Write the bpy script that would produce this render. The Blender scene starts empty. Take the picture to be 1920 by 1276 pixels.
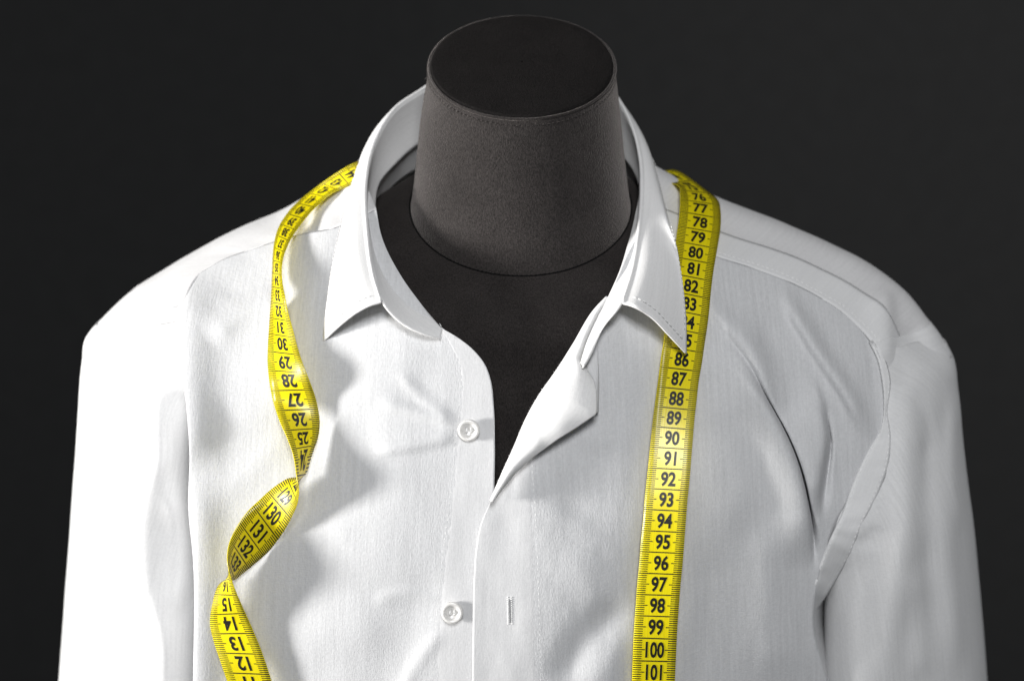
import bpy, bmesh, math, random
import numpy as np
from mathutils import Vector

random.seed(7)
rng = np.random.RandomState(11)
scene = bpy.context.scene
COL = scene.collection

# ------------------------------------------------------------------ camera
PITCH = math.radians(20.0)
DIST = 0.743
CAM = np.array([0.0, -DIST * math.cos(PITCH), DIST * math.sin(PITCH)])
FWD = np.array([0.0, math.cos(PITCH), -math.sin(PITCH)])
UPV = np.array([0.0, math.sin(PITCH), math.cos(PITCH)])
FPX = 3200.0
camd = bpy.data.cameras.new('camera')
cam = bpy.data.objects.new('camera', camd)
COL.objects.link(cam)
cam.location = CAM
cam.rotation_euler = (math.radians(90) - PITCH, 0, 0)
camd.lens = 60.0
camd.sensor_width = 36.0
camd.clip_start = 0.01
camd.clip_end = 50
camd.dof.use_dof = True
camd.dof.focus_distance = 0.735
camd.dof.aperture_fstop = 6.3
scene.camera = cam

# ------------------------------------------------------------------ world, lamps, exposure
world = bpy.data.worlds.new('World')
scene.world = world
world.use_nodes = True
bgn = world.node_tree.nodes['Background']
bgn.inputs[0].default_value = (0.9, 0.95, 1.0, 1)
bgn.inputs[1].default_value = 0.09


def area_lamp(name, loc, target, size, power, color, shape='DISK', spread=180, size_y=None):
    l = bpy.data.lights.new(name, 'AREA')
    l.shape = shape
    l.size = size
    if size_y:
        l.size_y = size_y
    l.energy = power
    l.color = color
    l.spread = math.radians(spread)
    o = bpy.data.objects.new(name, l)
    COL.objects.link(o)
    o.location = loc
    o.rotation_euler = (Vector(target) - Vector(loc)).to_track_quat('-Z', 'Y').to_euler()
    return o


area_lamp('key_lamp', (-2.1, -0.66, 0.12), (0, 0.0, 0.0), 0.46, 9.8, (1.0, 0.98, 0.955), spread=60)
area_lamp('fill_lamp', (0.05, -1.6, 1.4), (0, 0, 0), 0.55, 14.0, (0.98, 0.985, 1.0), 'RECTANGLE', 120, 0.55)

scene.render.engine = 'CYCLES'
scene.cycles.use_denoising = True
scene.cycles.max_bounces = 8
scene.cycles.diffuse_bounces = 4
scene.cycles.transmission_bounces = 4
scene.cycles.caustics_reflective = False
scene.cycles.caustics_refractive = False
vs = scene.view_settings
vs.view_transform = 'Standard'
vs.look = 'None'
vs.exposure = 0.0
vs.gamma = 1.0
vs.use_curve_mapping = False


# ------------------------------------------------------------------ helpers: numbers
def unproject(px, py, Y):
    """the point at depth Y (metres along world y) that the reference view sees at px, py"""
    px = np.asarray(px, float); py = np.asarray(py, float); Y = np.asarray(Y, float)
    u = (px - 960.0) / FPX
    v = (638.0 - py) / FPX
    d = FWD[None, :] + u.reshape(-1, 1) * np.array([1.0, 0, 0]) + v.reshape(-1, 1) * UPV
    t = (Y.reshape(-1) - CAM[1]) / d[:, 1]
    return CAM + d * t[:, None]


def project(P):
    P = np.asarray(P, float).reshape(-1, 3) - CAM
    dep = P @ FWD
    return 960 + FPX * P[:, 0] / dep, 638 - FPX * (P @ UPV) / dep


def spline(ctrl, n=None, ts=None, params=None, closed=False):
    """centripetal-ish Catmull-Rom through ctrl (k x d) sampled n times by chord length (or at ts on params)"""
    C = np.asarray(ctrl, float)
    if closed:
        C = np.vstack([C, C[:1]])
    if params is None:
        seg = np.sqrt(np.maximum(1e-12, ((C[1:] - C[:-1]) ** 2).sum(1)))
        par = np.concatenate([[0], np.cumsum(seg)])
    else:
        par = np.asarray(params, float)
    if ts is None:
        ts = np.linspace(par[0], par[-1], n, endpoint=not closed)
    ts = np.asarray(ts, float)
    k = len(C)
    M = np.zeros_like(C)
    h = np.diff(par)
    dlt = (C[1:] - C[:-1]) / h[:, None]
    for i in range(1, k - 1):
        M[i] = (dlt[i - 1] * h[i] + dlt[i] * h[i - 1]) / (h[i] + h[i - 1])
    if closed:
        M[0] = M[-1] = (dlt[-1] * h[0] + dlt[0] * h[-1]) / (h[0] + h[-1])
    else:
        M[0] = dlt[0]; M[-1] = dlt[-1]
    idx = np.clip(np.searchsorted(par, ts, side='right') - 1, 0, k - 2)
    s = ((ts - par[idx]) / h[idx])[:, None]
    H = h[idx][:, None]
    h00 = 2 * s**3 - 3 * s**2 + 1; h10 = s**3 - 2 * s**2 + s
    h01 = -2 * s**3 + 3 * s**2; h11 = s**3 - s**2
    return h00 * C[idx] + h10 * H * M[idx] + h01 * C[idx + 1] + h11 * H * M[idx + 1]


def smooth01(t):
    t = np.clip(t, 0, 1)
    return t * t * (3 - 2 * t)


_perm = rng.rand(256, 256)


def vnoise(x, y):
    xi = np.floor(x).astype(int); yi = np.floor(y).astype(int)
    fx = smooth01(x - xi); fy = smooth01(y - yi)
    g = lambda a, b: _perm[a % 256, b % 256]
    return ((g(xi, yi) * (1 - fx) + g(xi + 1, yi) * fx) * (1 - fy)
            + (g(xi, yi + 1) * (1 - fx) + g(xi + 1, yi + 1) * fx) * fy) * 2 - 1


# ------------------------------------------------------------------ the body under the shirt: depth as a function of x, z
SIL_L = [(672, 308), (600, 357), (530, 400), (455, 432), (380, 470), (300, 515), (250, 547), (200, 590), (165, 630)]
SIL_R = [(1228, 318), (1285, 348), (1345, 377), (1480, 430), (1560, 465), (1640, 508), (1700, 552), (1745, 608), (1785, 668)]
SIL_Y_L = np.linspace(0.094, 0.076, len(SIL_L))
SIL_Y_R = np.linspace(0.094, 0.076, len(SIL_R))
RID_L = unproject([p[0] for p in SIL_L], [p[1] for p in SIL_L], SIL_Y_L)
RID_R = unproject([p[0] for p in SIL_R], [p[1] for p in SIL_R], SIL_Y_R)
_rx = np.concatenate([RID_L[::-1, 0], RID_R[:, 0]])
_rz = np.concatenate([RID_L[::-1, 2], RID_R[:, 2]])
_ry = np.concatenate([RID_L[::-1, 1], RID_R[:, 1]])
_ycz = np.array([-0.40, -0.25, -0.20, -0.15, -0.10, -0.05, -0.02, 0.0, 0.0255, 0.06, 0.12])
_ycy = np.array([-0.040, -0.052, -0.054, -0.053, -0.046, -0.031, -0.017, -0.009, 0.007, 0.034, 0.085])

_dz = np.linspace(-0.40, 0.12, 400)
_dy = spline(np.column_stack([_ycz, _ycy]), params=_ycz, ts=_dz)[:, 1]
_k = np.exp(-np.linspace(-2, 2, 41) ** 2); _k /= _k.sum()
_dy = np.convolve(np.pad(_dy, 20, mode='reflect', reflect_type='odd'), _k, 'valid')
_ycz, _ycy = _dz, _dy
_qx = np.linspace(_rx[0], _rx[-1], 500)
_rz = spline(np.column_stack([_rx, _rz]), params=_rx, ts=_qx)[:, 1]
_ry = np.interp(_qx, _rx, _ry)
_rx = _qx


def body_y(x, z):
    yc = np.interp(z, _ycz, _ycy)
    xr = np.maximum(x - 0.002, 0.0)
    lat = np.where(x > 0, 0.005 * (np.minimum(np.abs(x), 0.165) / 0.13) ** 4 + 0.26 * xr * xr / (xr + 0.045), 0.003 * (np.abs(x) / 0.13) ** 4)
    ych = yc + lat
    zr = np.interp(x, _rx, _rz)
    yr = np.interp(x, _rx, _ry)
    s = np.clip((zr - z) / 0.062, 0, 1)
    g = np.sqrt(np.clip(1 - (1 - s) ** 2, 0, 1))
    return np.where(ych < yr, yr - (yr - ych) * g, yr)


def field(px, py):
    """depth of the smooth shirt front seen at px, py"""
    px = np.atleast_1d(np.asarray(px, float)); py = np.atleast_1d(np.asarray(py, float))
    sh = px.shape
    px = px.ravel(); py = py.ravel()
    lo = np.full(px.shape, -0.12); found = np.zeros(px.shape, bool)
    res_lo = lo.copy(); res_hi = np.full(px.shape, 0.10)
    prev = lo.copy()
    for y in np.linspace(-0.12, 0.10, 90)[1:]:
        P = unproject(px, py, np.full(px.shape, y))
        inside = y >= body_y(P[:, 0], P[:, 2])
        new = inside & ~found
        res_lo[new] = prev[new]; res_hi[new] = y
        found |= inside
        prev[:] = y
    a = res_lo; b = res_hi
    for _ in range(14):
        m = 0.5 * (a + b)
        P = unproject(px, py, m)
        ins = m >= body_y(P[:, 0], P[:, 2])
        b = np.where(ins, m, b); a = np.where(ins, a, m)
    out = np.where(found, b, 0.09)
    return out.reshape(sh)


def stroke(px, py, pts, amp, wl, wr=None, fade=(0.25, 0.25)):
    """height of a fold that runs along pts; wl / wr: reach to the left and right of it (looking along it downwards: left = smaller x)"""
    if wr is None:
        wr = wl
    P = spline(np.array(pts, float), 28)
    best = np.full(px.shape, 1e9); sgn = np.zeros(px.shape); tt = np.zeros(px.shape)
    L = len(P) - 1
    for i in range(L):
        a = P[i]; d = P[i + 1] - a
        dd = d @ d
        t = np.clip(((px - a[0]) * d[0] + (py - a[1]) * d[1]) / dd, 0, 1)
        ex = px - a[0] - t * d[0]; ey = py - a[1] - t * d[1]
        q = np.hypot(ex, ey)
        m = q < best
        best = np.where(m, q, best)
        sgn = np.where(m, d[0] * ey - d[1] * ex, sgn)
        tt = np.where(m, (i + t) / L, tt)
    w = np.where(sgn > 0, wl, wr)      # walking down the picture: sgn > 0 on the side of smaller x
    w_ = np.where(sgn < 0, wl, wr)
    w = w_ if False else w
    f = np.exp(-(best / w) ** 2)
    if fade[0] > 0:
        f = f * smooth01(tt / fade[0] + (0.0))
    if fade[1] > 0:
        f = f * smooth01((1 - tt) / fade[1])
    return amp * f


# ------------------------------------------------------------------ helpers: objects
def mesh_obj(name, verts, faces, mat, parent=None, smooth=True, uvs=None):
    me = bpy.data.meshes.new(name)
    me.from_pydata([tuple(map(float, v)) for v in verts], [], [tuple(int(i) for i in f) for f in faces])
    if uvs is not None:
        ul = me.uv_layers.new(name='UVMap')
        li = np.zeros(len(me.loops), int)
        me.loops.foreach_get('vertex_index', li)
        ul.data.foreach_set('uv', np.asarray(uvs, float)[li].ravel())
    me.update()
    if smooth:
        me.polygons.foreach_set('use_smooth', [True] * len(me.polygons))
    me.materials.append(mat)
    o = bpy.data.objects.new(name, me)
    COL.objects.link(o)
    if parent is not None:
        o.parent = parent
    return o


def grid_faces(nu, nv, closed_u=False):
    f = []
    for j in range(nv - 1):
        for i in range(nu if closed_u else nu - 1):
            i2 = (i + 1) % nu
            f.append((j * nu + i, j * nu + i2, (j + 1) * nu + i2, (j + 1) * nu + i))
    return f


def grid_obj(name, G, mat, parent=None, thick=0.0, closed_u=False, offset=-1.0, uv=True, grain=False):
    """G: nv x nu x 3"""
    nv, nu = G.shape[:2]
    uvs = None
    if uv:
        # arc length in metres: u across, v down
        du = np.concatenate([np.zeros((nv, 1)), np.cumsum(np.linalg.norm(np.diff(G, axis=1), axis=2), 1)], 1)
        du = du - du[:, nu // 2:nu // 2 + 1]
        dv = np.concatenate([np.zeros((1, nu)), np.cumsum(np.linalg.norm(np.diff(G, axis=0), axis=2), 0)], 0)
        uvs = np.stack([du.ravel(), dv.ravel()], 1)
        if grain:      # cut on the straight grain: threads hang vertically
            uvs = np.stack([G[..., 0].ravel() + 0.05 * G[..., 2].ravel() * np.sign(G[..., 0].mean()), -1.06 * G[..., 2].ravel()], 1)
    o = mesh_obj(name, G.reshape(-1, 3), grid_faces(nu, nv, closed_u), mat, parent, True, uvs)
    if thick:
        m = o.modifiers.new('thickness', 'SOLIDIFY')
        m.thickness = thick
        m.offset = offset
        m.use_quality_normals = True
    return o


def empty(name, loc, label, cat, group=None):
    e = bpy.data.objects.new(name, None)
    COL.objects.link(e)
    e.location = loc
    e['label'] = label
    e['category'] = cat
    if group:
        e['group'] = group
    return e


def coons(top, bottom, left, right, nu, nv):
    """all 2-d or 3-d control polylines; top/bottom run left->right, left/right run top->bottom"""
    T = spline(top, nu); B = spline(bottom, nu); L = spline(left, nv); R = spline(right, nv)
    s = np.linspace(0, 1, nu)[None, :, None]; t = np.linspace(0, 1, nv)[:, None, None]
    return ((1 - t) * T[None] + t * B[None] + (1 - s) * L[:, None] + s * R[:, None]
            - ((1 - s) * (1 - t) * T[0] + s * (1 - t) * T[-1] + (1 - s) * t * B[0] + s * t * B[-1]))


def tube_path(P, r, nseg=6, closed=False):
    """verts, faces of a tube round path P"""
    P = np.asarray(P, float)
    n = len(P)
    if closed:
        T = np.roll(P, -1, 0) - np.roll(P, 1, 0)
    else:
        T = np.gradient(P, axis=0)
    T /= np.linalg.norm(T, axis=1)[:, None] + 1e-12
    ref = np.array([0.13, 0.31, 0.94])
    N = np.cross(T, ref); N /= np.linalg.norm(N, axis=1)[:, None] + 1e-12
    B = np.cross(T, N)
    V = []
    r = np.broadcast_to(r, (n,))
    for k in range(nseg):
        a = 2 * math.pi * k / nseg
        V.append(P + r[:, None] * (math.cos(a) * N + math.sin(a) * B))
    V = np.stack(V, 1).reshape(-1, 3)
    F = []
    for j in range(n if closed else n - 1):
        j2 = (j + 1) % n
        for k in range(nseg):
            k2 = (k + 1) % nseg
            F.append((j * nseg + k, j * nseg + k2, j2 * nseg + k2, j2 * nseg + k))
    if not closed:
        F.append(tuple(range(nseg))[::-1]); F.append(tuple((n - 1) * nseg + k for k in range(nseg)))
    return V, F


def dashes(P, dash, gap, r, lift=None, nseg=5):
    """short stitches along polyline P as one list of little tubes"""
    P = np.asarray(P, float)
    s = np.concatenate([[0], np.cumsum(np.linalg.norm(np.diff(P, axis=0), axis=1))])
    V = []; F = []; base = 0
    t = 0.0
    while t + dash < s[-1]:
        q = np.linspace(t, t + dash, 4)
        Q = np.stack([np.interp(q, s, P[:, k]) for k in range(3)], 1)
        v, f = tube_path(Q, np.array([0.5, 1, 1, 0.5]) * r, nseg)
        V.append(v); F += [tuple(i + base for i in ff) for ff in f]; base += len(v)
        t += (dash + gap) * random.uniform(0.94, 1.06)
    return np.vstack(V), F


# ------------------------------------------------------------------ materials
def new_mat(name):
    m = bpy.data.materials.new(name)
    m.use_nodes = True
    nt = m.node_tree
    for n in list(nt.nodes):
        nt.nodes.remove(n)
    out = nt.nodes.new('ShaderNodeOutputMaterial')
    return m, nt, out


def N(nt, kind, **kw):
    n = nt.nodes.new(kind)
    for k, v in kw.items():
        if k.startswith('i_'):
            key = k[2:]
            n.inputs[int(key) if key.isdigit() else key.replace('_', ' ')].default_value = v
        else:
            setattr(n, k, v)
    return n


def cotton(name, col, slub=0.05, bump=0.35, trans=0.18):
    m, nt, out = new_mat(name)
    L = nt.links.new
    tc = N(nt, 'ShaderNodeTexCoord')
    mp = N(nt, 'ShaderNodeMapping'); mp.inputs['Scale'].default_value = (1500, 500, 1)
    mp2 = N(nt, 'ShaderNodeMapping'); mp2.inputs['Scale'].default_value = (420, 1700, 1)
    mp3 = N(nt, 'ShaderNodeMapping'); mp3.inputs['Scale'].default_value = (750, 34, 1)
    for q in (mp, mp2, mp3):
        L(tc.outputs['UV'], q.inputs['Vector'])
    n1 = N(nt, 'ShaderNodeTexNoise', i_Scale=1.0, i_Detail=2.0, i_Roughness=0.6)
    n2 = N(nt, 'ShaderNodeTexNoise', i_Scale=1.0, i_Detail=1.0)
    n3 = N(nt, 'ShaderNodeTexNoise', i_Scale=1.0, i_Detail=2.0)
    L(mp.outputs[0], n1.inputs['Vector']); L(mp2.outputs[0], n2.inputs['Vector']); L(mp3.outputs[0], n3.inputs['Vector'])
    ad = N(nt, 'ShaderNodeMath', operation='ADD'); L(n1.outputs[0], ad.inputs[0])
    mu = N(nt, 'ShaderNodeMath', operation='MULTIPLY', i_1=0.55); L(n2.outputs[0], mu.inputs[0]); L(mu.outputs[0], ad.inputs[1])
    ad2 = N(nt, 'ShaderNodeMath', operation='ADD'); L(ad.outputs[0], ad2.inputs[0]); L(n3.outputs[0], ad2.inputs[1])
    rp = N(nt, 'ShaderNodeMapRange', i_1=0.75, i_2=1.8, i_3=1.0 - slub * 2, i_4=1.0 + slub)
    L(ad2.outputs[0], rp.inputs[0])
    mx = N(nt, 'ShaderNodeMix', data_type='RGBA', blend_type='MULTIPLY'); mx.inputs[0].default_value = 1.0
    mx.inputs[6].default_value = (*col, 1)
    L(rp.outputs[0], mx.inputs[7])
    bp = N(nt, 'ShaderNodeBump', i_Strength=bump, i_Distance=0.00035); L(ad.outputs[0], bp.inputs['Height'])
    p = N(nt, 'ShaderNodeBsdfPrincipled')
    p.inputs['Roughness'].default_value = 0.85
    p.inputs['Specular IOR Level'].default_value = 0.06
    p.inputs['Sheen Weight'].default_value = 0.05
    p.inputs['Sheen Roughness'].default_value = 0.5
    L(mx.outputs[2], p.inputs['Base Color']); L(bp.outputs[0], p.inputs['Normal'])
    tr = N(nt, 'ShaderNodeBsdfTranslucent'); L(mx.outputs[2], tr.inputs[0]); L(bp.outputs[0], tr.inputs['Normal'])
    ms = N(nt, 'ShaderNodeMixShader', i_0=trans)
    L(p.outputs[0], ms.inputs[1]); L(tr.outputs[0], ms.inputs[2]); L(ms.outputs[0], out.inputs[0])
    return m


def knit(name, col, col2, scale=1500, bump=0.5, sheen=0.3):
    m, nt, out = new_mat(name)
    L = nt.links.new
    tc = N(nt, 'ShaderNodeTexCoord')
    n1 = N(nt, 'ShaderNodeTexNoise', i_Scale=scale, i_Detail=2.0, i_Roughness=0.7)
    n2 = N(nt, 'ShaderNodeTexNoise', i_Scale=60.0, i_Detail=3.0)
    mp = N(nt, 'ShaderNodeMapping'); mp.inputs['Scale'].default_value = (1900, 1900, 900)
    L(tc.outputs['Object'], mp.inputs['Vector'])
    n3 = N(nt, 'ShaderNodeTexNoise', i_Scale=1.0, i_Detail=1.0); L(mp.outputs[0], n3.inputs['Vector'])
    L(tc.outputs['Object'], n1.inputs['Vector']); L(tc.outputs['Object'], n2.inputs['Vector'])
    ad = N(nt, 'ShaderNodeMath', operation='ADD'); L(n1.outputs[0], ad.inputs[0]); L(n3.outputs[0], ad.inputs[1])
    rp = N(nt, 'ShaderNodeMapRange', i_1=0.7, i_2=1.35, i_3=0.0, i_4=1.0); L(ad.outputs[0], rp.inputs[0])
    mx = N(nt, 'ShaderNodeMix', data_type='RGBA')
    mx.inputs[6].default_value = (*col, 1); mx.inputs[7].default_value = (*col2, 1)
    L(rp.outputs[0], mx.inputs[0])
    rp2 = N(nt, 'ShaderNodeMapRange', i_1=0.3, i_2=0.7, i_3=0.85, i_4=1.12); L(n2.outputs[0], rp2.inputs[0])
    mm = N(nt, 'ShaderNodeMix', data_type='RGBA', blend_type='MULTIPLY'); mm.inputs[0].default_value = 1.0
    L(mx.outputs[2], mm.inputs[6]); L(rp2.outputs[0], mm.inputs[7])
    bp = N(nt, 'ShaderNodeBump', i_Strength=bump, i_Distance=0.0004); L(ad.outputs[0], bp.inputs['Height'])
    p = N(nt, 'ShaderNodeBsdfPrincipled')
    p.inputs['Roughness'].default_value = 0.9
    p.inputs['Specular IOR Level'].default_value = 0.1
    p.inputs['Sheen Weight'].default_value = sheen
    p.inputs['Sheen Roughness'].default_value = 0.4
    p.inputs['Sheen Tint'].default_value = (0.85, 0.78, 0.74, 1)
    L(mm.outputs[2], p.inputs['Base Color']); L(bp.outputs[0], p.inputs['Normal'])
    L(p.outputs[0], out.inputs[0])
    return m


def plain(name, col, rough=0.6, spec=0.3, noise=0.06, scale=400, trans=0.0):
    m, nt, out = new_mat(name)
    L = nt.links.new
    tc = N(nt, 'ShaderNodeTexCoord')
    n1 = N(nt, 'ShaderNodeTexNoise', i_Scale=scale, i_Detail=2.0); L(tc.outputs['Object'], n1.inputs['Vector'])
    rp = N(nt, 'ShaderNodeMapRange', i_1=0.3, i_2=0.7, i_3=1 - noise, i_4=1 + noise); L(n1.outputs[0], rp.inputs[0])
    mx = N(nt, 'ShaderNodeMix', data_type='RGBA', blend_type='MULTIPLY'); mx.inputs[0].default_value = 1.0
    mx.inputs[6].default_value = (*col, 1); L(rp.outputs[0], mx.inputs[7])
    p = N(nt, 'ShaderNodeBsdfPrincipled')
    p.inputs['Roughness'].default_value = rough
    p.inputs['Specular IOR Level'].default_value = spec
    L(mx.outputs[2], p.inputs['Base Color'])
    if trans:
        tr = N(nt, 'ShaderNodeBsdfTranslucent'); L(mx.outputs[2], tr.inputs[0])
        ms = N(nt, 'ShaderNodeMixShader', i_0=trans)
        L(p.outputs[0], ms.inputs[1]); L(tr.outputs[0], ms.inputs[2]); L(ms.outputs[0], out.inputs[0])
    else:
        L(p.outputs[0], out.inputs[0])
    return m


def vinyl(name):
    m, nt, out = new_mat(name)
    L = nt.links.new
    tc = N(nt, 'ShaderNodeTexCoord')
    mp = N(nt, 'ShaderNodeMapping'); mp.inputs['Scale'].default_value = (1800, 30, 1); L(tc.outputs['UV'], mp.inputs['Vector'])
    n1 = N(nt, 'ShaderNodeTexNoise', i_Scale=1.0, i_Detail=2.0); L(mp.outputs[0], n1.inputs['Vector'])
    mx = N(nt, 'ShaderNodeMix', data_type='RGBA')
    mx.inputs[6].default_value = (0.88, 0.73, 0.002, 1); mx.inputs[7].default_value = (0.95, 0.84, 0.010, 1)
    rp = N(nt, 'ShaderNodeMapRange', i_1=0.3, i_2=0.7); L(n1.outputs[0], rp.inputs[0]); L(rp.outputs[0], mx.inputs[0])
    bp = N(nt, 'ShaderNodeBump', i_Strength=0.25, i_Distance=0.0002); L(n1.outputs[0], bp.inputs['Height'])
    p = N(nt, 'ShaderNodeBsdfPrincipled')
    p.inputs['Roughness'].default_value = 0.34
    p.inputs['Coat Weight'].default_value = 0.35
    p.inputs['Coat Roughness'].default_value = 0.28
    p.inputs['Specular IOR Level'].default_value = 0.5
    L(mx.outputs[2], p.inputs['Base Color']); L(bp.outputs[0], p.inputs['Normal'])
    tr = N(nt, 'ShaderNodeBsdfTranslucent'); L(mx.outputs[2], tr.inputs[0])
    ms = N(nt, 'ShaderNodeMixShader', i_0=0.22)
    L(p.outputs[0], ms.inputs[1]); L(tr.outputs[0], ms.inputs[2]); L(ms.outputs[0], out.inputs[0])
    return m


M_SINGLE = cotton('white_cotton_single_layer', (0.68, 0.684, 0.692), 0.085, 0.45, 0.12)
M_SLEEVE = cotton('white_cotton_sleeve', (0.86, 0.86, 0.86), 0.07, 0.28, 0.18)
M_DOUBLE = cotton('white_cotton_double_layer', (0.70, 0.702, 0.708), 0.06, 0.25, 0.12)
M_COLLAR = cotton('white_cotton_interfaced', (0.81, 0.806, 0.80), 0.05, 0.25, 0.08)
M_YOKE = cotton('white_cotton_yoke', (0.74, 0.735, 0.735), 0.06, 0.28, 0.08)
M_SEAM = cotton('white_cotton_seam', (0.79, 0.79, 0.79), 0.04, 0.15, 0.08)
M_THREAD = plain('white_thread', (0.82, 0.82, 0.81), 0.7, 0.2)
M_BUTTON = plain('pearl_button', (0.80, 0.79, 0.77), 0.18, 0.6, 0.04, 300, 0.25)
M_NECK = knit('charcoal_knit', (0.0145, 0.0130, 0.0126), (0.052, 0.0460, 0.0440), 2300, 0.8, 0.45)
M_TORSO = knit('charcoal_knit_bust', (0.013, 0.0116, 0.0112), (0.038, 0.0335, 0.0320), 2300, 0.5, 0.04)
M_CAP = knit('black_felt', (0.003, 0.0028, 0.0028), (0.018, 0.016, 0.0155), 1500, 0.6, 0.02)
M_BLACK = plain('black_thread', (0.006, 0.006, 0.006), 0.8, 0.1)
M_SLIT_SHADE = plain('grey_slit_shade', (0.16, 0.16, 0.165), 0.9, 0.05)  # shade inside the buttonhole, put into a grey colour
M_LINT = plain('pale_lint', (0.22, 0.20, 0.19), 0.9, 0.05)
M_TAPE = vinyl('yellow_vinyl')
M_INK = plain('black_ink', (0.012, 0.012, 0.010), 0.45, 0.4)
M_WALL = plain('matt_black_wall', (0.041, 0.041, 0.041), 0.95, 0.05, 0.05, 40)

# ------------------------------------------------------------------ backdrop
wall = mesh_obj('wall', [(-4, 1.5, -2.5), (4, 1.5, -2.5), (4, 1.5, 3), (-4, 1.5, 3), (-4, 1.6, -2.5), (4, 1.6, -2.5), (4, 1.6, 3), (-4, 1.6, 3)],
                [(0, 1, 2, 3), (5, 4, 7, 6), (3, 2, 6, 7), (4, 5, 1, 0), (4, 0, 3, 7), (1, 5, 6, 2)], M_WALL, None, False)
wall['kind'] = 'structure'
wall['label'] = 'plain matt black studio wall behind the dress form'

# ------------------------------------------------------------------ dress form
form = empty('dress_form', (0, 0.05, -0.32), 'charcoal fabric tailor bust wearing the white shirt', 'dress form')
FORM_OFF = np.array([0, 0.05, -0.32])


def ring(cx, cy, cz, a, b, tilt, n=96, p=2.0):
    t = np.linspace(0, 2 * math.pi, n, endpoint=False)
    c = np.cos(t); s = np.sin(t)
    x = a * np.sign(c) * np.abs(c) ** (2 / p)
    q = b * np.sign(s) * np.abs(s) ** (2 / p)
    tl = math.radians(tilt)
    return np.stack([cx + x, cy + q * math.cos(tl), cz + q * math.sin(tl)], 1)


def loft(rings, nsub):
    R = np.stack(rings)          # k x n x 3
    k, n = R.shape[:2]
    return np.stack([spline(R[:, i], (k - 1) * nsub + 1, params=np.arange(k), ts=np.linspace(0, k - 1, (k - 1) * nsub + 1)) for i in range(n)], 1)


def local(G, off):
    return G - off


SEAM = ring(0.004, 0.066, 0.043, 0.0512, 0.052, 22)
torso_r = [SEAM, ring(0.0035, 0.0655, 0.0410, 0.0560, 0.0540, 21.6), ring(0.003, 0.064, 0.034, 0.068, 0.060, 20), ring(0.002, 0.062, 0.019, 0.098, 0.066, 15),
           ring(0, 0.060, -0.002, 0.122, 0.066, 8), ring(0, 0.058, -0.037, 0.130, 0.073, 4), ring(0, 0.055, -0.08, 0.128, 0.079, 0),
           ring(0, 0.052, -0.13, 0.122, 0.082, 0), ring(0, 0.05, -0.20, 0.125, 0.086, 0), ring(0, 0.05, -0.30, 0.115, 0.078, 0),
           ring(0, 0.05, -0.315, 0.10, 0.066, 0), ring(0, 0.05, -0.32, 0.002, 0.002, 0)]
grid_obj('bust', local(loft(torso_r, 5), FORM_OFF), M_TORSO, form, closed_u=True, uv=False)
TOP = ring(0.0045, 0.0755, 0.1050, 0.0424, 0.0476, 18)
neck_r = [ring(0.004, 0.066, 0.0425, 0.0511, 0.0518, 22), ring(0.004, 0.0663, 0.0455, 0.0504, 0.0510, 22), ring(0.004, 0.069, 0.062, 0.0482, 0.0492, 21), ring(0.004, 0.072, 0.082, 0.0459, 0.0482, 19.5),
          ring(0.0045, 0.0750, 0.1010, 0.0430, 0.0479, 18.2), TOP, ring(0.0045, 0.0757, 0.1060, 0.0416, 0.0468, 18)]
grid_obj('neck', local(loft(neck_r, 6), FORM_OFF), M_NECK, form, closed_u=True, uv=False)
cap_r = [ring(0.0045, 0.0757, 0.1057, 0.0419, 0.0471, 18), ring(0.0045, 0.0757, 0.1066, 0.0413, 0.0464, 18), ring(0.0045, 0.0757, 0.1070, 0.0400, 0.0449, 18), ring(0.0045, 0.0756, 0.1073, 0.030, 0.033, 18), ring(0.0045, 0.0755, 0.1074, 0.0005, 0.0005, 18)]
cap = grid_obj('neck_cap', local(loft(cap_r, 5), FORM_OFF), M_CAP, form, closed_u=True, uv=False)
v, f = tube_path(local(ring(0.0045, 0.0756, 0.1056, 0.0425, 0.0477, 18, 160), FORM_OFF), 0.0007, 8, True)
mesh_obj('piping', v, f, M_NECK, cap)
st = ring(0.0045, 0.0753, 0.1032, 0.0432, 0.0483, 18, 400)
v, f = dashes(local(st, FORM_OFF), 0.0011, 0.0012, 0.00022)
o = mesh_obj('stitching', v, f, M_NECK, cap); o['kind'] = 'stuff'
v, f = tube_path(local(ring(0.004, 0.066, 0.0431, 0.0512, 0.0519, 22, 200), FORM_OFF), 0.00035, 6, True)
seam = mesh_obj('neck_seam', v, f, M_BLACK, form)
v, f = dashes(local(ring(0.004, 0.066, 0.0434, 0.0514, 0.0521, 22, 500), FORM_OFF), 0.0010, 0.0010, 0.00042)
o = mesh_obj('stitching', v, f, M_BLACK, seam); o['kind'] = 'stuff'

# ------------------------------------------------------------------ shirt
SH_OFF = np.array([0.0, 0.05, -0.34])
shirt = empty('shirt', SH_OFF, 'white cotton button-up shirt hanging open at the neck on the bust', 'shirt')


def FY(px, py, d=0.0):
    return float(field(px, py)[0]) + d


def fpts(pts, d=0.0):
    """(px,py) list -> (px,py,Y)"""
    a = np.array([p[:2] for p in pts], float)
    y = field(a[:, 0], a[:, 1])
    dd = np.array([p[2] if len(p) > 2 else d for p in pts])
    return np.column_stack([a, y + dd])


def to3(A):
    A = np.asarray(A, float)
    sh = A.shape[:-1]
    return unproject(A[..., 0].ravel(), A[..., 1].ravel(), A[..., 2].ravel()).reshape(*sh, 3)


def Wp(x, y, z):
    px, py = project([(x, y, z)])
    return (float(px[0]), float(py[0]), y)


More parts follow.
